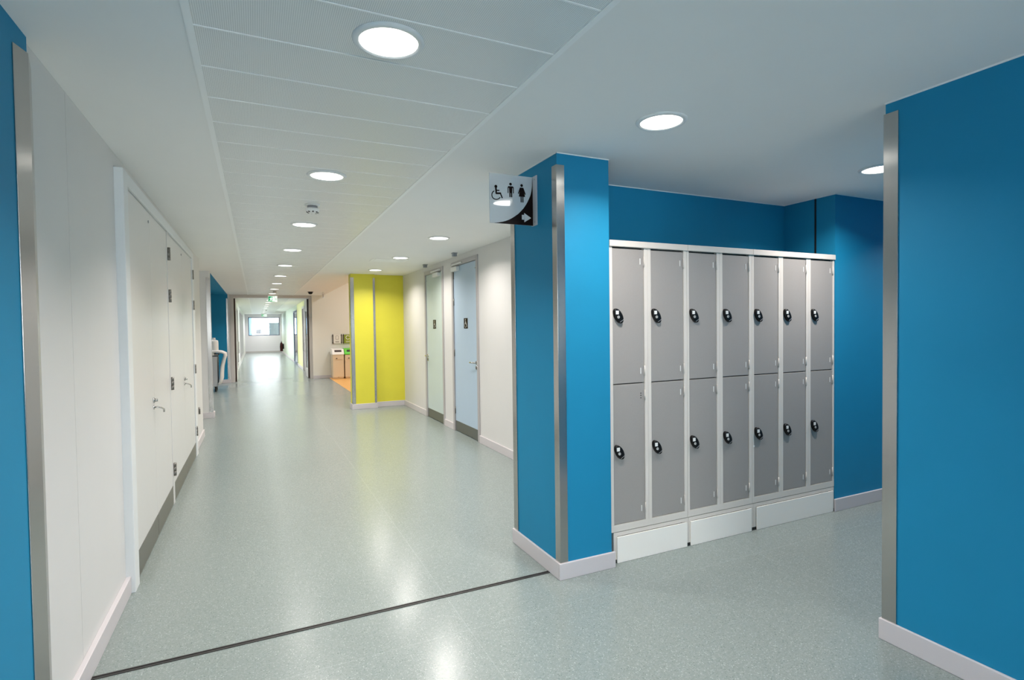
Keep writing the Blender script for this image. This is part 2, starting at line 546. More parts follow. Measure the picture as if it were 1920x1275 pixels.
# skirting boards
HB, TB = .098, .015
def skirt(name, segs):
    s = MB()
    for x0, y0, x1, y1 in segs: s.box(x0, y0, 0, x1, y1, HB, SKIRT)
    struct(name, s, bevel=.003)
skirt('baseboard_left', [(-.700, 2.49, -.675, 3.72), (-.700, 7.62, -.682, 8.80)])
skirt('baseboard_left_pier', [(-.685, -5, -.668, 2.40)])
skirt('baseboard_left_pier_far', [(-5, 10.555, -.668, 10.57), (-.690, 10.57, -.668, 10.765)])
skirt('baseboard_alcove', [(-3.2, 17.385, -.654, 17.40)])
skirt('baseboard_column', [(1.585, 2.742, 1.984, 2.757), (1.585, 2.757, 1.600, 3.395)])
skirt('baseboard_locker_right', [(4.118, 2.771, 9, 2.786)])
skirt('baseboard_right', [(2.639, -5, 2.654, 1.565), (2.654, 1.55, 9, 1.565)])
skirt('baseboard_doors', [(XD - TB, 3.40, XD, 6.50), (XD - TB, 7.53, XD, 7.93), (XD - TB, 8.93, XD, 10.42)])
skirt('baseboard_yellow', [(1.585, 10.305, 2.050, 10.32), (1.585, 10.32, 1.600, 10.57), (2.035, 10.32, 2.050, 10.405), (2.035, 10.405, XD - TB, 10.42)])
skirt('baseboard_cafe', [(1.545, 17.285, 7.5, 17.30)])
skirt('baseboard_far_left', [(FXL, 18.6, FXL + .015, 39)])
skirt('baseboard_far_right', [(FXR - .015, 18.6, FXR, 20.0), (FXR - .015, 21.1, FXR, 24.1), (FXR - .015, 26.4, FXR, 39)])
skirt('baseboard_far_end', [(FXL, 38.985, FXR, 39.0)])

# movement joint across the floor
j = MB()
j.box(-.675, 2.861, 0, 1.585, 2.867, .004, JOINT)
j.box(-.675, 2.867, 0, 1.585, 2.880, .002, RUBBER)
j.box(-.675, 2.880, 0, 1.585, 2.886, .004, JOINT)
struct('trim_6', j)

# ------------------------------------------------------------------ steel corner guards
def guard(pts, z0, z1, label, t=.003, group=None):
    """pts: the guard's outline seen from above, on the outer side of the wall corner"""
    c0 = pts[len(pts)//2]
    n = len(pts); outer = []
    mb = MB()
    mb.prism([(p[0], p[1], z0) for p in pts], (0, 0, z1 - z0), STEEL)
    o = mb.build('corner_guard', origin=(c0[0], c0[1], z0), bevel=.001, label=label, category='corner guard')
    if group: o['group'] = group
    return o
e = .0006
guard([(-.685 + e, 2.268), (-.681, 2.268), (-.664, 2.340), (-.696, 2.474), (-.6995, 2.486), (-.6995, 2.401), (-.685 + e, 2.401)], HB + .001, 2.43,
      'tall steel guard down the corner of the blue wall at the left edge')
guard([(1.648, 2.757 - e), (1.648, 2.751), (1.594, 2.751), (1.594, 2.806), (1.600 - e, 2.806), (1.600 - e, 2.757 - e)], HB, 2.435,
      'steel guard on the near corner of the blue column beside the lockers')
guard([(1.594, 3.322), (1.594, 3.383), (1.600 - e, 3.383), (1.600 - e, 3.322)], HB, 2.435,
      'narrow steel guard on the rear edge of the blue column, below the hanging sign')
guard([(2.648, 1.492), (2.648, 1.556), (2.70, 1.556), (2.70, 1.550 + e), (2.654 - e, 1.550 + e), (2.654 - e, 1.492)], HB, 2.455,
      'steel guard on the corner of the blue wall at the right edge')
guard([(-.745, 10.57 - e), (-.745, 10.564), (-.684, 10.564), (-.684, 10.62), (-.690 + e, 10.62), (-.690 + e, 10.57 - e)], HB, 2.40,
      'steel guard on the white pier in front of the trolley alcove')
guard([(1.655, 10.32 - e), (1.655, 10.314), (1.594, 10.314), (1.594, 10.37), (1.600 - e, 10.37), (1.600 - e, 10.32 - e)], HB, 2.44,
      'left one of the two steel guards on the yellow pier')
guard([(2.000, 10.32 - e), (2.000, 10.314), (2.041, 10.314), (2.041, 10.37), (2.035 + e, 10.37), (2.035 + e, 10.32 - e)], HB, 2.44,
      'right one of the two steel guards on the yellow pier')
guard([(-.740, 17.40 - e), (-.740, 17.394), (-.700, 17.394), (-.700, 17.40 - e)], HB, 2.40,
      'steel guard at the right end of the blue alcove wall behind the trolley')

# ------------------------------------------------------------------ downlights
def add_lamp(x, y, z, label, group, watts, warm=(1, .925, .875), spread=128):
    t = thing('downlight', (x, y, z), label, 'ceiling light', group)
    MB().lathe((x, y, z), [(.101, -.004), (.104, -.010), (.118, -.009), (.1245, -.003), (.125, 0)], RIM, 40).build('rim', t)
    MB().lathe((x, y, z), [(.1015, 0), (.1015, -.005), (.085, -.0065), (.0001, -.0075)], LENS, 40).build('lens', t)
    ld = bpy.data.lights.new('downlight_bulb', 'AREA')
    ld.shape = 'DISK'; ld.size = .19; ld.energy = watts; ld.color = warm; ld.spread = math.radians(spread)
    lo = bpy.data.objects.new('bulb', ld); COL.objects.link(lo); lo.parent = t; lo.location = (0, 0, -.012)
    return t
def copy_thing(src, loc, label, group):
    r = src.copy(); COL.objects.link(r); r.location = loc
    r['label'] = label
    if group: r['group'] = group
    ORIG[r.name] = tuple(loc)
    for ch in list(src.children):
        k = ch.copy(); COL.objects.link(k); k.parent = r
        for g in list(ch.children):
            q = g.copy(); COL.objects.link(q); q.parent = k
    return r
ordn = ['nearest', 'second', 'third', 'fourth', 'fifth', 'sixth', 'seventh', 'eighth', 'ninth', 'tenth', 'eleventh', 'twelfth',
        'thirteenth', 'fourteenth', 'fifteenth', 'sixteenth', 'seventeenth', 'eighteenth', 'nineteenth', 'twentieth', 'twenty-first and last']
GS = 'round downlights in the perforated ceiling strip'
L0 = add_lamp(.445, 1.924, HC - .002, 'nearest and largest round downlight in the perforated ceiling strip', GS, LAMP_W)
for k in range(1, 21):
    copy_thing(L0, (.445, 1.924 + 1.832 * k, HC - .002),
               '%s round downlight from the camera in the perforated ceiling strip' % ordn[k], GS)
for y in (.092, -1.74, -3.57):
    copy_thing(L0, (.445, y, HC - .002), 'round downlight in the perforated strip behind the camera', 'downlights behind the camera')
GR = 'round downlights in the plain ceiling by the lockers and doors'
Lr = add_lamp(1.841, 2.137, HC, 'round downlight in the plain ceiling in front of the blue column', GR, LAMP_W, spread=145)
for x, y, lb in ((3.741, 2.219, 'round downlight in the ceiling half hidden behind the right blue wall'),
                 (5.65, 2.22, 'round downlight in the ceiling further along the locker passage'),
                 (1.86, 4.03, 'round downlight seen through the hanging sign beside the blue column'),
                 (1.891, 5.905, 'round downlight in front of the pale blue door'),
                 (1.905, 7.753, 'round downlight beside the ceiling air vent'),
                 (1.899, 9.523, 'round downlight close to the lime yellow wall'),
                 (-2.3, 9.7, 'round downlight in the white recess on the left')):
    copy_thing(Lr, (x, y, HC), lb, GR)
Lc = add_lamp(3.2, 15.4, 3.6, 'round downlight in the high ceiling over the orange floor', 'downlights over the orange floor', 30, (.93, .97, 1), 160)
for x, y in ((3.2, 12.3), (5.6, 12.3), (5.6, 15.4)):
    copy_thing(Lc, (x, y, 3.6), 'round downlight in the high ceiling over the orange floor', 'downlights over the orange floor')
for y in (12.5, 15.5):
    copy_thing(Lr, (-1.9, y, HC), 'round downlight in the blue ceiling of the trolley alcove', 'downlights of the trolley alcove')

# ------------------------------------------------------------------ lockers
YL = 2.790
def locker(label, x0, x1, doors, dents=False, sticker=False):
    t = thing('locker', ((x0 + x1) / 2, YL, .197), label, 'locker', 'grey metal lockers in the blue alcove')
    ZB, ZT, ZM = .241, 1.986, 1.127
    body = MB()
    body.box(x0, YL + .022, .197, x1, 3.236, 1.990, LOCKFR)          # carcass
    body.box(x0, YL, .197, x1, YL + .022, ZB, LOCKFR)                # bottom rail
    xs = [x0] + [v for d in doors for v in d] + [x1]
    for i in range(0, len(xs), 2):
        if i in (0, len(xs) - 2):
            body.box(xs[i], YL, ZB, xs[i+1], YL + .022, 1.990, LOCKFR)
        else:
            mid = (xs[i] + xs[i+1]) / 2
            body.box(xs[i], YL, ZB, mid - .0006, YL + .022, 1.990, LOCKFR)
            body.box(mid + .0006, YL, ZB, xs[i+1], YL + .022, 1.990, LOCKFR)
    for a, b_ in doors:
        body.box(a, YL + .0215, ZB, b_, YL + .0225, 1.990, LOCKGAP)
    body.build('body', t, bevel=.0015)
    top = MB().box(x0 - .0005, YL - .012, 1.988, x1 + .0005, 3.236, 2.027, LOCKFR)
    top.build('top_trim', t, bevel=.003)
    for di, (a, b_) in enumerate(doors):
        for z0, z1, low in ((ZM + .003, ZT - .008, False), (ZB + .002, ZM - .003, True)):
            d = MB().box(a + .002, YL + .003, z0, b_ - .002, YL + .021, z1, LOCKDR).build('door', t, bevel=.0025)
            # oval combination lock
            cx, cz = a + .040, (.701 if low else 1.556)
            tilt = math.radians(31); ct, st = math.cos(tilt), math.sin(tilt)
            def P(u, v, y):   # u across, v along the long axis of the oval
                return (cx + u * ct + -v * -st * -1, y, cz + v * ct + u * -st * -1)
            lk = MB(); N = 36; prof = [(1.0, 0), (1.0, .012), (.95, .0175), (.86, .0195), (.5, .0205)]
            rings = []
            for s_, h in prof:
                ring = []
                for q in range(N):
                    an = 2 * PI * q / N
                    ru, rv = .0275 * s_ * math.cos(an), .052 * s_ * math.sin(an)
                    ring.append(lk.bm.verts.new(P(ru, rv, YL + .003 - h)))
                rings.append(ring)
            kk = lk.mi(BLACK)
            for r_ in range(len(rings) - 1):
                for q in range(N):
                    f = lk.bm.faces.new((rings[r_][q], rings[r_][(q+1) % N], rings[r_+1][(q+1) % N], rings[r_+1][q])); f.smooth = True; f.material_index = kk
            lk.bm.faces.new(rings[-1]).material_index = kk
            # number plate, key cylinder, turn tip
            lk.prism([(cx - .0275, YL - .0205, cz + .010), (cx - .007, YL - .0205, cz + .010), (cx - .007, YL - .0205, cz + .0325), (cx - .0275, YL - .0205, cz + .0325)], (0, .008, 0), PLASTW)
            lk.lathe((cx - .008, YL - .0205, cz - .007), [(.0085, 0), (.0085, .005)], CHROMEL, 20, 'Y')
            lk.box(cx - .0095, YL - .0215, cz - .011, cx - .0065, YL - .0204, cz - .002, BLACK)
            lk.prism([P(-.017, -.034, YL - .0175), P(.017, -.034, YL - .0175), P(.016, -.037, YL - .0175), P(-.016, -.037, YL - .0175)], (0, .010, 0), GREYP)
            lk.build('lock', d)
            # hinges: knuckle on the right edge, small pressed slot on the leaf
            for zc in (z1 - .075, z0 + .075):
                hg = MB()
                hg.lathe((b_ - .0005, YL - .001, zc - .033), [(.0035, 0), (.0035, .066)], LOCKFR, 10)
                hg.box(b_ - .012, YL + .0015, zc - .028, b_, YL + .0035, zc + .028, LOCKDR)
                if dents and low and di == 0 and zc > .8:
                    for zz in (-.018, -.002, .012):
                        hg.lathe((b_ - .030, YL + .0035, zc + zz), [(.0035, 0), (.0035, -.002)], BLACK, 10, 'Y')
                else:
                    hg.box(b_ - .0325, YL + .0005, zc - .019, b_ - .0275, YL + .004, zc + .019, PLASTW)
                hg.build('hinge', d)
    if sticker:
        MB().lathe((doors[0][0] - .004, YL, .612), [(.008, 0), (.008, -.001)], PLASTW, 16, 'Y').build('sticker', t, label='small white dot sticker')
    return t
locker('grey two-column metal locker beside the blue column, with black oval locks', 1.984, 2.611, [(2.009, 2.256), (2.309, 2.585)], dents=True)
locker('grey two-column metal locker in the middle of the row', 2.613, 3.220, [(2.631, 2.881), (2.935, 3.190)])
locker('wide grey three-column metal locker at the right end of the row', 3.222, 4.126, [(3.240, 3.494), (3.543, 3.797), (3.848, 4.107)], sticker=True)

def locker_stand(label, x0, x1, p0, p1, right_only=False):
    t = thing('locker_stand', ((x0 + x1) / 2, YL, 0), label, 'locker stand', 'low stands under the lockers')
    f = MB()
    pw = .026
    f.box(x0, YL + .001, .168, x1, 3.236, .1935, LOCKFR)
    f.box(x0 + .01, YL + .02, .1935, x1 - .01, 3.22, .1968, LOCKGAP)
    for x in (x0, x1 - pw):
        f.box(x, YL + .001, .022, x + pw, YL + .03, .168, LOCKFR)
        f.box(x, 3.20, .022, x + pw, 3.225, .168, LOCKFR)
    f.build('frame', t, bevel=.001)
    for x in (x0, x1 - pw):
        for yy in (YL, 3.201):
            MB().box(x, yy, 0, x + pw, yy + .024, .0219, RUBBER).build('foot', t, bevel=.001)
    MB().box(p0, YL - .008, .001, p1, YL - .0002, .166, PANELW).build('front_panel', t, bevel=.0015)
locker_stand('stand with white plinth panel under the locker next to the blue column', 2.004, 2.6165, 2.026, 2.600, )
locker_stand('stand with white plinth panel under the middle locker', 2.6185, 3.232, 2.632, 3.206)
locker_stand('stand with long white plinth panel under the three-column locker', 3.2335, 4.126, 3.2595, 4.108)

# ------------------------------------------------------------------ hanging toilet sign
SY = 3.051
sg = thing('toilet_sign', (1.600, SY, 2.131), 'clear projecting sign with wheelchair, man and woman symbols and arrow, on the blue column', 'sign')
MB().box(1.300, SY - .0025, 2.131, 1.594, SY + .0025, 2.433, ACRYL).build('panel', sg)
br = MB()
br.box(1.594, SY - .055, 2.129, 1.5995, SY + .004, 2.435, SIGNALU)
br.box(1.588, SY + .0027, 2.129, 1.5995, SY + .006, 2.435, SIGNALU)
for zz in (2.150, 2.414): br.lathe((1.594, SY - .030, zz), [(.004, 0), (.004, -.0015)], GREYP, 12, 'X')
br.build('bracket', sg, label='pale aluminium wall bracket')
def sp(cx, cyy):      # marks measured across the panel -> panel metres
    u = (cx - 65) / 812.0
    top = 140 + (cx - 65) * .112; bot = 1055 + .075 * (cx - 65)
    return (1.300 + .296 * u, 2.131 + .302 * (1 - (cyy - top) / (bot - top)))
YF = SY - .0027
LAY = [0]
def flat(mb, pts, m=SIGNBLK, y=YF, t=-.0008):
    LAY[0] += 1; y = y - (LAY[0] % 40) * 1.2e-5
    mb.prism([(x, y, z) for x, z in pts], (0, t, 0), m)
def disc(mb, c_, r, m=SIGNBLK, n=20, y=YF, t=-.0008):
    flat(mb, [(c_[0] + r * math.cos(2*PI*i/n), c_[1] + r * math.sin(2*PI*i/n)) for i in range(n)], m, y, t)
def stroke(mb, pts, wd, m=SIGNBLK, caps=True, y=YF, t=-.0008):
    for a, b_ in zip(pts, pts[1:]):
        d = Vector((b_[0]-a[0], b_[1]-a[1]))
        if d.length < 1e-6: continue
        n_ = Vector((-d.y, d.x)).normalized() * wd / 2
        flat(mb, [(a[0]+n_.x, a[1]+n_.y), (a[0]-n_.x, a[1]-n_.y), (b_[0]-n_.x, b_[1]-n_.y), (b_[0]+n_.x, b_[1]+n_.y)], m, y, t)
    if caps:
        for p in pts: disc(mb, p, wd / 2, m, 12, y, t)
cs = MB()
curve = [(869, 250), (862, 400), (850, 480), (828, 560), (800, 620), (770, 680), (740, 730), (692, 795), (640, 850), (592, 895), (540, 930), (482, 968), (420, 1000), (360, 1022), (300, 1038), (220, 1052), (130, 1060)]
low = [(876, 1115)]
for a, b_ in zip(curve, curve[1:]):
    flat(cs, [sp(*a), sp(*b_), sp(b_[0], 1055 + .075 * (b_[0] - 65)), sp(a[0], 1055 + .075 * (a[0] - 65))])
flat(cs, [sp(869, 250), sp(869, 1055 + .075 * 804), sp(876, 1055 + .075 * 811), sp(876, 250)])
cs.build('corner_field', sg, label='black curved corner')
ar = MB()
flat(ar, [sp(657, 915), sp(700, 915), sp(700, 1005), sp(657, 1000)], SIGNGREY, YF - .0009)
flat(ar, [sp(702, 880), sp(835, 975), sp(705, 1050)], SIGNGREY, YF - .0009)
ar.build('arrow', sg, label='pale arrow pointing right')
px = .296 / 812.0
wc = MB()
disc(wc, sp(181, 395), 26 * px)
stroke(wc, [sp(181, 425), sp(187, 520), sp(262, 520)], 30 * px)
stroke(wc, [sp(187, 465), sp(245, 468)], 20 * px, caps=False)
stroke(wc, [sp(262, 520), sp(297, 610)], 22 * px, caps=False)
arc = [sp(187 + 82 * math.cos(math.radians(a)), 550 + 82 * math.sin(math.radians(a))) for a in range(35, 250, 12)]
stroke(wc, arc, 16 * px)
wc.build('wheelchair_symbol', sg)
mn = MB()
disc(mn, sp(452, 353), 24 * px)
stroke(mn, [sp(415, 405), sp(490, 410)], 28 * px)
flat(mn, [sp(420, 395), sp(487, 400), sp(480, 520), sp(428, 515)])
stroke(mn, [sp(404, 412), sp(404, 510)], 15 * px); stroke(mn, [sp(503, 415), sp(503, 515)], 15 * px)
stroke(mn, [sp(439, 505), sp(439, 590)], 22 * px, caps=False); stroke(mn, [sp(470, 508), sp(470, 592)], 22 * px, caps=False)
mn.build('man_symbol', sg)
wm = MB()
disc(wm, sp(661, 378), 24 * px)
flat(wm, [sp(632, 415), sp(690, 420), sp(724, 588), sp(607, 580)])
stroke(wm, [sp(634, 424), sp(600, 520)], 17 * px); stroke(wm, [sp(688, 428), sp(728, 538)], 17 * px)
stroke(wm, [sp(649, 575), sp(649, 686)], 19 * px, caps=False); stroke(wm, [sp(683, 578), sp(683, 689)], 19 * px, caps=False)
wm.build('woman_symbol', sg)

# ------------------------------------------------------------------ left cupboard doors
def lever(mb, p, out, along, L=.11, m=CHROME):
    """lever handle: p on the leaf, out = direction off the leaf, along = direction of the lever"""
    p = Vector(p); out = Vector(out); al = Vector(along)
    mb.tube([p, p + out * .048], .011, m)
    mb.tube([p + out * .048, p + out * .056 + al * .02, p + out * .056 + al * L, p + out * .05 + al * (L + .008)], .0095, m)
def cupboard(n, label, y0, y1, ysplit, handle_y, seams, hinge_y):
    r = struct_root('door_%d' % n, (-.70, (y0 + y1) / 2, 0), label)
    for a, b_, hd, hg in ((y0, ysplit, False, None), (ysplit, y1, True, hinge_y)):
        leaf = MB().box(-.70, a + .002, .004, -.672, b_ - .002, 2.345, SATIN).build('door_leaf', r, bevel=.0015)
        MB().box(-.672, a + .010, .012, -.669, b_ - .010, .168, STEELH).build('kick_plate', leaf)
        if hd:
            h = MB()
            h.lathe((-.672, handle_y, 1.005), [(.020, 0), (.020, .008)], CHROME, 20, 'X')
            h.lathe((-.664, handle_y, 1.005), [(.012, 0), (.012, .018)], CHROME, 16, 'X')
            h.lathe((-.672, handle_y, .955), [(.016, 0), (.016, .006)], CHROME, 20, 'X')
            h.tube([(-.666, handle_y, .955), (-.640, handle_y, .955), (-.628, handle_y + .03, .945), (-.622, handle_y + .10, .925), (-.624, handle_y + .112, .905)], .006, CHROME)
            h.build('handle', leaf)
            MB().lathe((-.672, handle_y, 2.275), [(.010, 0), (.010, .004)], GREYP, 14, 'X').build('latch_cap', leaf)
            for zc in (2.16, 1.80, 1.045, .30):
                MB().lathe((-.660, hg, zc - .055), [(.013, 0), (.013, .034), (.011, .035), (.011, .037), (.013, .038), (.013, .072), (.011, .073), (.011, .075), (.013, .076), (.013, .110)], DKSTEEL, 12).box(-.6715, hg - .028, zc - .055, -.669, hg, zc + .055, DKSTEEL).build('hinge', leaf)
    return r
cupboard(1, 'near white cupboard doors with steel kick plates', 3.84, 5.455, 4.647, 4.60, None, 5.49)
cupboard(2, 'far white cupboard doors with steel kick plates', 5.545, 7.42, 6.48, 6.47, None, 7.445)
f = MB()
XF = -.655
f.box(-.75, 3.72, 0, XF, 3.838, 2.425, FRAMEW)
f.box(-.75, 5.457, 0, -.668, 5.543, 2.35, SATIN)
f.box(-.75, 7.422, 0, XF - .006, 7.60, 2.425, FRAMEW)
f.box(-.75, 3.838, 2.350, XF - .003, 7.422, 2.425, FRAMEW)
f.box(-.95, 3.838, 2.350, -.75, 7.6, 2.43, FRAMEW)
struct('trim_7', f, bevel=.003, label='white cupboard door frame')
hb = MB(); hb.lathe((-.690, 8.20, .40), [(.010, 0), (.010, .09)], DKSTEEL, 12).box(-.6995, 8.17, .40, -.696, 8.23, .49, DKSTEEL)
hb.build('hinge', bpy.data.objects['wall_left'])

# ------------------------------------------------------------------ the two toilet doors
def toilet_door(n, label, y0, y1, leafmat, near_handle):
    r = struct_root('door_%d' % n, (XD, (y0 + y1) / 2, 0), label)
    fw = .062
    fr = MB()
    fr.box(XD - .014, y0, 0, XD + .10, y0 + fw, 2.43, DOORFR)
    fr.box(XD - .014, y1 - fw, 0, XD + .10, y1, 2.43, DOORFR)
    fr.box(XD - .014, y0 + fw, 2.368, XD + .10, y1 - fw, 2.43, DOORFR)
    fr.build('door_frame', r, bevel=.003)
    a, b_ = y0 + fw + .004, y1 - fw - .004
    XL = XD + .004
    leaf = MB().box(XL, a, .008, XL + .042, b_, 2.364, leafmat).build('door_leaf', r, bevel=.001)
    MB().box(XL - .002, a + .002, .010, XL, b_ - .002, .150, STEELH).build('kick_plate', leaf)
    hy = a + .045 if near_handle else b_ - .045
    dr = 1 if near_handle else -1
    h = MB()
    h.lathe((XL, hy, 1.03), [(.026, 0), (.026, -.008)], CHROME, 24, 'X')
    lever(h, (XL, hy, 1.03), (-1, 0, 0), (0, dr, 0))
    h.build('handle', leaf)
    k = MB(); k.lathe((XL, hy, .965), [(.026, 0), (.026, -.008)], CHROME, 24, 'X'); k.lathe((XL - .008, hy, .965), [(.010, 0), (.010, -.006)], DKSTEEL, 16, 'X')
    k.build('lock', leaf)
    # closer box near the hinge side and its slide arm on the frame
    if near_handle: c0, c1, s0, s1 = b_ - .25, b_ - .01, b_ - .40, b_ - .01
    else: c0, c1, s0, s1 = a + .09, a + .36, a + .05, a + .50
    MB().box(XL - .052, c0, 2.292, XL - .001, c1, 2.352, PLASTW).build('door_closer', leaf, bevel=.004)
    MB().box(XD - .034, s0, 2.378, XD - .0145, s1, 2.398, PLASTW).build('closer_arm', r, bevel=.003)
    hy2 = b_ if near_handle else a
    if near_handle:
        for zc in (2.24, 1.86, 1.13, .30):
            MB().lathe((XL - .004, hy2, zc - .05), [(.009, 0), (.009, .10)], DKSTEEL, 12).build('hinge', leaf)
    MB().lathe((XL, (a + .05) if near_handle else (b_ - .05), 2.27), [(.009, 0), (.009, -.004)], GREYP, 12, 'X').build('latch_cap', leaf)
    # wheelchair sign
    sc = (6.993 if n == 3 else 8.427)
    s = MB().box(XL - .003, sc - .071, 1.479, XL - .0002, sc + .071, 1.621, SIGNBLK)
    q = .142
    def M3(u, v):   # u rightwards as seen from the corridor (towards -y), v up; 0..1
        return (sc + .071 - q * u, 1.479 + q * v)
    def fl(pts):
        s.prism([(XL - .003, yy, zz) for yy, zz in pts], (-.0006, 0, 0), PLASTW)
    def st(pts, wd):
        for A, B in zip(pts, pts[1:]):
            d = Vector((B[0]-A[0], B[1]-A[1]))
            nn = Vector((-d.y, d.x)).normalized() * wd / 2
            fl([(A[0]+nn.x, A[1]+nn.y), (A[0]-nn.x, A[1]-nn.y), (B[0]-nn.x, B[1]-nn.y), (B[0]+nn.x, B[1]+nn.y)])
        for A in pts: fl([(A[0] + wd/2*math.cos(t*PI/5), A[1] + wd/2*math.sin(t*PI/5)) for t in range(10)])
    hd = M3(.42, .86); fl([(hd[0] + .009*math.cos(t*PI/6), hd[1] + .009*math.sin(t*PI/6)) for t in range(12)])
    st([M3(.42, .74), M3(.45, .46), M3(.66, .46), M3(.78, .20)], .012)
    st([M3(.44, .60), M3(.62, .59)], .008)
    st([M3(.45 + .24*math.cos(t), .34 + .24*math.sin(t)) for t in [math.radians(k) for k in range(125, 335, 15)]], .008)
    s.build('wheelchair_plate', leaf, label='black square plate with a white wheelchair symbol')
toilet_door(3, 'pale blue toilet door, the nearer of the two', 6.50, 7.53, DOORBLUE, True)
toilet_door(4, 'pale green toilet door, the further of the two', 7.93, 8.93, DOORGREEN, False)

# ------------------------------------------------------------------ portal with open glazed doors
YP = 17.42
p = MB()
p.box(-.654, YP - .03, 0, -.560, 17.60, HC - .001, FRAMEP)
p.box(1.470, YP - .03, 0, 1.541, 17.60, HC - .001, FRAMEP)
p.box(-.560, YP - .03, 2.425, 1.470, 17.60, HC - .001, FRAMEP)
struct('door_5', p, bevel=.003, label='wide grey door frame across the corridor')
def portal_leaf(n, x, label, side):
    r = struct_root('door_%d' % n, (x, YP + .6, 0), label)
    y0, y1, t = YP + .14, YP + 1.05, .045
    lf = MB()
    lf.box(x, y0, .01, x + t, y0 + .13, 2.41, PLASTW); lf.box(x, y1 - .13, .01, x + t, y1, 2.41, PLASTW)
    lf.box(x, y0 + .13, .01, x + t, y1 - .13, .28, PLASTW); lf.box(x, y0 + .13, 2.05, x + t, y1 - .13, 2.41, PLASTW)
    leaf = lf.build('door_leaf', r)
    MB().box(x, y0 - .006, .01, x + t, y0 - .0002, 2.41, SLOT).build('edge_seal', leaf)
    MB().box(x + t/2 - .004, y0 + .13, .28, x + t/2 + .004, y1 - .13, 2.05, GLASS).build('pane', leaf)
    xs = x + t if side < 0 else x
    MB().tube([(xs - side*.002, y1 - .07, .80), (xs - side*.045, y1 - .07, .80), (xs - side*.045, y1 - .07, 1.15), (xs - side*.002, y1 - .07, 1.15)], .010, CHROME).build('handle', leaf)
portal_leaf(6, -.555, 'left glazed door leaf held open beyond the portal', -1)
portal_leaf(7, 1.420, 'right glazed door leaf held open beyond the portal', 1)
# grey door on the right of the far corridor
r = struct_root('door_8', (FXR, 20.55, 0), 'grey framed side door in the far corridor')
fr = MB(); fr.box(FXR - .03, 20.0, 0, FXR + .10, 20.09, 2.3, DOORFR); fr.box(FXR - .03, 21.01, 0, FXR + .10, 21.10, 2.3, DOORFR); fr.box(FXR - .03, 20.09, 2.22, FXR + .10, 21.01, 2.3, DOORFR)
fr.build('door_frame', r)
lf = MB().box(FXR + .02, 20.095, .01, FXR + .06, 21.005, 2.215, DOORFR).build('door_leaf', r)
MB().tube([(FXR + .02, 20.16, 1.03), (FXR - .03, 20.16, 1.03), (FXR - .03, 20.28, 1.03)], .01, CHROME).build('handle', lf)

# ------------------------------------------------------------------ ceiling fittings
def smoke(x, y, label):
    t = thing('smoke_detector', (x, y, HC - .002), label, 'smoke detector', 'smoke detectors in the ceiling strip')
    z = HC - .002
    MB().lathe((x, y, z), [(.058, 0), (.058, -.010), (.050, -.012)], PLASTW, 32).build('base', t)
    MB().lathe((x, y, z), [(.040, -.0125), (.040, -.030)], GREYP, 32).build('chamber', t)
    hd = MB().lathe((x, y, z), [(.047, -.031), (.052, -.036), (.052, -.050), (.044, -.060), (.020, -.070), (.0001, -.072)], PLASTW, 32)
    for k in range(8):
        a = k * PI / 4
        hd.box(x + .040*math.cos(a) - .006, y + .040*math.sin(a) - .006, z - .066, x + .040*math.cos(a) + .006, y + .040*math.sin(a) + .006, z - .058, SLOT)
    hd.build('sensor_head', t)
    return t
s0 = smoke(.438, 4.68, 'white smoke detector between the second and third downlights')
for x, y, lb in ((.472, 15.42, 'small smoke detector in the ceiling strip just before the exit sign'),
                 (.478, 20.14, 'small smoke detector in the ceiling strip just beyond the portal'),
                 (.50, 29.7, 'tiny smoke detector far down the corridor ceiling')):
    copy_thing(s0, (x, y, HC - .002), lb, 'smoke detectors in the ceiling strip')

def exit_sign(x, y, z0, w, h, label):
    t = thing('exit_sign', (x, y, z0), label, 'exit sign')
    MB().box(x - w/2, y - .012, z0, x + w/2, y + .012, z0 + h, EXITW).build('panel', t, bevel=.002)
    MB().box(x - w/2 - .01, y - .03, z0 + h, x + w/2 + .01, y + .03, HC - .0025, PLASTW).build('housing', t, bevel=.003)
    s = MB(); yy = y - .0125
    def F2(pts, m): s.prism([(x - w/2 + w*u, yy, z0 + h*v) for u, v in pts], (0, -.002, 0), m)
    F2([(.02, .04), (.74, .04), (.74, .96), (.02, .96)], GREEN)
    yy -= .0025
    # white doorway, running figure, arrow
    F2([(.47, .10), (.70, .10), (.70, .90), (.47, .90)], EXITW)
    hx, hz = .36, .80
    F2([(hx + .035*math.cos(k*PI/5), hz + .08*math.sin(k*PI/5)) for k in range(10)], EXITW)
    F2([(.27, .70), (.37, .66), (.34, .38), (.24, .40)], EXITW)
    F2([(.24, .42), (.31, .40), (.20, .12), (.13, .16)], EXITW)
    F2([(.28, .44), (.35, .38), (.45, .22), (.40, .12), (.33, .28)], EXITW)
    F2([(.33, .68), (.46, .52), (.43, .45), (.31, .56)], EXITW)
    F2([(.27, .70), (.14, .58), (.17, .52), (.28, .60)], EXITW)
    yy += .0025
    F2([(.80, .44), (.88, .44), (.88, .20), (.92, .20), (.92, .56), (.80, .56)], GREEN)
    s.build('pictogram', t)
    return t
exit_sign(.465, 17.05, 2.290, .235, .165, 'green running man exit sign hanging in front of the portal')
exit_sign(.51, 37.6, 2.315, .30, .15, 'tiny green exit sign hanging in front of the far window')

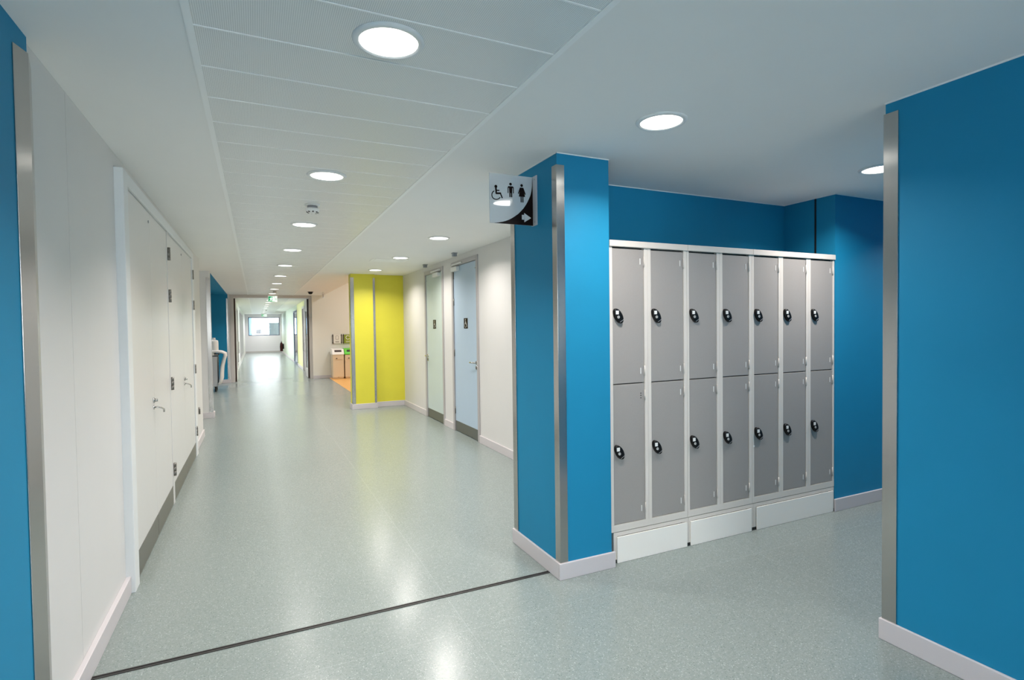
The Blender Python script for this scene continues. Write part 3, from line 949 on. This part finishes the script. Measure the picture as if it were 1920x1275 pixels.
t = thing('dome_camera', (1.365, 15.64, HC), 'black dome camera on the ceiling left of the white hanging tag', 'security camera')
MB().lathe((1.365, 15.64, HC), [(.075, 0), (.075, -.012), (.066, -.016)], BLACK, 28).build('base', t)
MB().lathe((1.365, 15.64, HC), [(.060, -.0165), (.055, -.04), (.038, -.062), (.0001, -.072)], BLACK, 28).build('dome', t)
t = thing('hanging_tag', (1.705, 15.79, 2.345), 'small white tag hanging from the ceiling near the dome camera', 'sign')
MB().box(1.672, 15.785, 2.345, 1.738, 15.795, 2.49, PLASTW).build('plate', t, bevel=.002)
MB().box(1.70, 15.782, 2.365, 1.712, 15.7849, 2.455, GREYP).build('stripe', t)
MB().box(1.680, 15.78, 2.49, 1.730, 15.80, HC, PLASTW).build('bracket', t)
for x, y, lb in ((2.462, 7.014, 'small grey box on the ceiling above the pale blue door'),
                 (2.477, 8.476, 'small grey box on the ceiling above the pale green door')):
    t = thing('call_indicator', (x, y, HC), lb, 'indicator light', 'grey ceiling boxes over the toilet doors')
    MB().box(x - .035, y - .035, HC - .010, x + .035, y + .035, HC, GREYP).build('base', t, bevel=.003)
    MB().box(x - .028, y - .028, HC - .050, x + .028, y + .028, HC - .0102, GREYP).build('cover', t, bevel=.006)
# slot air vent
t = thing('air_vent', (1.82, 8.11, HC), 'long slotted air vent in the ceiling near the yellow wall', 'air vent')
MB().box(1.56, 7.94, HC - .006, 2.08, 7.98, HC, TRIMW).box(1.56, 8.24, HC - .006, 2.08, 8.28, HC, TRIMW).box(1.56, 7.98, HC - .006, 1.60, 8.24, HC, TRIMW).box(2.04, 7.98, HC - .006, 2.08, 8.24, HC, TRIMW).build('frame', t, bevel=.002)
MB().box(1.60, 7.98, HC - .0015, 2.04, 8.24, HC - .0005, DARKGAP).build('backing', t)
for k in range(5):
    yy = 8.005 + k * .0525
    MB().prism([(1.602, yy - .018, HC - .002), (1.602, yy - .015, HC - .002), (1.602, yy + .022, HC - .012), (1.602, yy + .019, HC - .012)], (.436, 0, 0), TRIMW).build('slat', t)

# ------------------------------------------------------------------ trolley in the alcove
tx0, tx1, ty0, ty1 = -1.42, -.86, 14.98, 15.62
t = thing('linen_trolley', ((tx0+tx1)/2, (ty0+ty1)/2, 0), 'grey linen trolley with a draped white bag, parked in the blue alcove', 'trolley')
MB().box(tx0, ty0, .13, tx1, ty1, .86, CARTG).build('body', t, bevel=.01)
MB().tube([(tx0, ty0, .90), (tx1 + .02, ty0, .90), (tx1 + .02, ty1, .90), (tx0, ty1, .90), (tx0, ty0, .90)], .014, GREYP).build('rim', t)
# the draped bag: a bulging sleeve over the corridor side
bg_ = MB(); k = bg_.mi(CLOTH); rows = []
prof = [(tx1 - .25, .965), (tx1 - .02, .975), (tx1 + .09, .960), (tx1 + .16, .925), (tx1 + .165, .86), (tx1 + .13, .74), (tx1 + .095, .60), (tx1 + .080, .44), (tx1 + .075, .30), (tx1 + .05, .20), (tx1 + .012, .185)]
NV = 15
for iy in range(NV):
    yy = ty0 - .03 + (ty1 - ty0 + .06) * iy / (NV - 1)
    row = []
    for ip, (xx, zz) in enumerate(prof):
        wv = .012 * math.sin(iy * 2.1 + ip * .5) * min(1, ip / 4)
        row.append(bg_.bm.verts.new((xx + wv, yy, zz + .008 * math.sin(iy * 1.3))))
    rows.append(row)
for iy in range(NV - 1):
    for ip in range(len(prof) - 1):
        fc = bg_.bm.faces.new((rows[iy][ip], rows[iy][ip+1], rows[iy+1][ip+1], rows[iy+1][ip])); fc.smooth = True; fc.material_index = k
ob = bg_.build('bag', t, label='white cloth bag'); sol = ob.modifiers.new('thick', 'SOLIDIFY'); sol.thickness = .045; sol.offset = 0
MB().box(tx0, ty0 - .02, .88, tx1 - .06, ty1 + .02, .955, CLOTH).build('linen_stack', t, bevel=.02, seg=3)
for x in (tx0 + .07, tx1 - .05):
    for yy in (ty0 + .07, ty1 - .07):
        cst = MB(); cst.lathe((x - .014, yy, .055), [(.055, 0), (.055, .028)], BLACK, 24, 'X'); cst.box(x - .02, yy - .03, .10, x + .02, yy + .03, .13, BLACK); cst.box(x - .019, yy - .008, .05, x - .015, yy + .03, .11, BLACK)
        cst.build('caster', t)
t = thing('plastic_canister', (-.925, 15.10, 1.012), 'white plastic canister standing on the linen trolley', 'container')
MB().lathe((-.925, 15.10, 1.012), [(.090, 0), (.096, .01), (.096, .20), (.088, .235), (.05, .25), (.045, .255)], PLASTW, 28).build('body', t)
MB().lathe((-.925, 15.10, 1.2671), [(.035, 0), (.035, .04), (.03, .045)], PLASTW, 20).build('cap', t)

# ------------------------------------------------------------------ recycling bins and their signs
def bin_(x0, x1, y0, y1, lid, label):
    t = thing('recycling_bin', ((x0+x1)/2, (y0+y1)/2, .003), label, 'bin', 'cream recycling bins against the beige wall')
    z0 = .004
    b_ = MB(); ins = .012
    b_.prism([(x0 + ins, y0 + ins + .01, z0), (x1 - ins, y0 + ins + .01, z0), (x1 - ins, y1 - ins, z0), (x0 + ins, y1 - ins, z0)], (0, 0, .05), BINBODY)
    b_.box(x0, y0, z0 + .04, x1, y1, .715, BINBODY)
    b_.build('body', t, bevel=.012, seg=3)
    MB().box(x0 + .07, y0 - .014, .585, x1 - .05, y0 - .0005, .640, BINBODY).box(x0 + .09, y0 - .0155, .600, x0 + .13, y0 - .0142, .628, SLOT).build('front_handle', t, bevel=.003)
    MB().box((x0+x1)/2 - .02, y0 - .002, .05, (x0+x1)/2 + .02, y0 - .0003, .06, SLOT).build('foot_badge', t)
    l = MB()
    l.prism([(x0 - .012, y0 - .012, .716), (x0 - .012, y0 - .012, .745), (x0 - .012, y0 + .10, .885), (x0 - .012, y1 - .03, .905), (x0 - .012, y1 + .008, .88), (x0 - .012, y1 + .008, .716)], (x1 - x0 + .024, 0, 0), lid)
    ld = l.build('lid', t, bevel=.015, seg=3)
    MB().prism([(x0 + .06, y0 + .03, .806), (x0 + .06, y0 + .075, .862), (x0 + .06, y0 + .082, .856), (x0 + .06, y0 + .037, .800)], (x1 - x0 - .12, 0, 0), SLOT).build('opening', ld)
bin_(2.050, 2.370, 16.82, 17.24, BINLID, 'cream recycling bin with a white lid')
bin_(2.402, 2.730, 16.82, 17.24, BINGREEN, 'cream recycling bin with a bright green lid, partly behind the yellow pier')

def poster(x0, x1, z0, z1, face, green, label):
    t = thing('wall_poster', ((x0+x1)/2, 17.28, z0), label, 'poster', 'acrylic posters above the recycling bins')
    MB().box(x0 + .02, 17.262, z0, x1 - .02, 17.270, z1, face).build('panel', t)
    for x in (x0, x1):
        rr = MB().tube([(x, 17.266, z0 - .02), (x, 17.266, z1 + .02)], .010, SLOT)
        for zz in (z0 + .02, z1 - .02): rr.lathe((x, 17.2985, zz), [(.016, 0), (.016, -.045)], SLOT, 14, 'Y')
        rr.build('rod', t)
    s = MB(); yy = 17.2615; cx = (x0 + x1) / 2; cz = z0 + (z1 - z0) * .66
    if green:
        for k in range(30, 330, 15):
            a, b_ = math.radians(k), math.radians(k + 15)
            s.prism([(cx + .065*math.cos(a), yy, cz + .065*math.sin(a)), (cx + .045*math.cos(a), yy, cz + .045*math.sin(a)), (cx + .045*math.cos(b_), yy, cz + .045*math.sin(b_)), (cx + .065*math.cos(b_), yy, cz + .065*math.sin(b_))], (0, -.001, 0), POSTW)
    else:
        for bx in ((cx - .045, cz - .05, cx - .037, cz + .05), (cx + .037, cz - .05, cx + .045, cz + .05), (cx - .045, cz - .058, cx + .045, cz - .05), (cx - .03, cz + .052, cx + .03, cz + .06)):
            s.box(bx[0], yy - .001, bx[1], bx[2], yy, bx[3], PRINT)
    for kk, wd in ((.20, .06), (.11, .05)):
        s.box(cx - wd, yy - .001, z0 + (z1-z0)*kk, cx + wd, yy, z0 + (z1-z0)*kk + .010, POSTW if green else PRINT)
    s.build('print', t)
poster(2.120, 2.372, 1.055, 1.315, POSTW, False, 'pale poster between dark rods above the white lidded bin')
poster(2.430, 2.690, 1.055, 1.315, POSTG, True, 'olive green poster with a pale ring above the green lidded bin')

# ------------------------------------------------------------------ fire extinguisher far away
t = thing('fire_extinguisher', (1.42, 36.2, .16), 'dark fire extinguisher hanging by the far end window wall', 'fire extinguisher')
MB().lathe((1.42, 36.2, .16), [(.07, 0), (.085, .02), (.085, .42), (.07, .48), (.03, .52), (.028, .55)], EXTIN, 24).build('cylinder', t)
MB().box(1.39, 36.12, .71, 1.45, 36.25, .74, BLACK).box(1.40, 36.10, .76, 1.44, 36.26, .78, BLACK).build('valve', t)
MB().tube([(1.42, 36.12, .73), (1.36, 36.08, .66), (1.335, 36.1, .45), (1.345, 36.12, .25)], .012, BLACK).build('hose', t)
MB().box(1.505, 36.15, .30, 1.5599, 36.25, .62, BLACK).build('wall_bracket', t)

# ------------------------------------------------------------------ outside the windows
t = thing('building', (0, 60, 0), 'white building outside, seen through the far end window', 'building')
MB().box(-9, 60, -6, 9, 66, 9, FACADE).build('wall', t)
MB().box(.04, 59.9, 1.12, .56, 59.999, 1.52, FACGREY).build('window', t)
t = thing('building', (4, 54, 0), 'dark grey-green block outside, in the lower right of the far window', 'building')
MB().box(1.15, 54, -6, 6.0, 57, 2.12, FACGREEN).build('wall', t)
t = thing('building', (-3, 52, 0), 'pale blue block outside, at the left edge of the far window', 'building')
MB().box(-6, 52, -6, -.30, 55, 9, FACBLUE).build('wall', t)
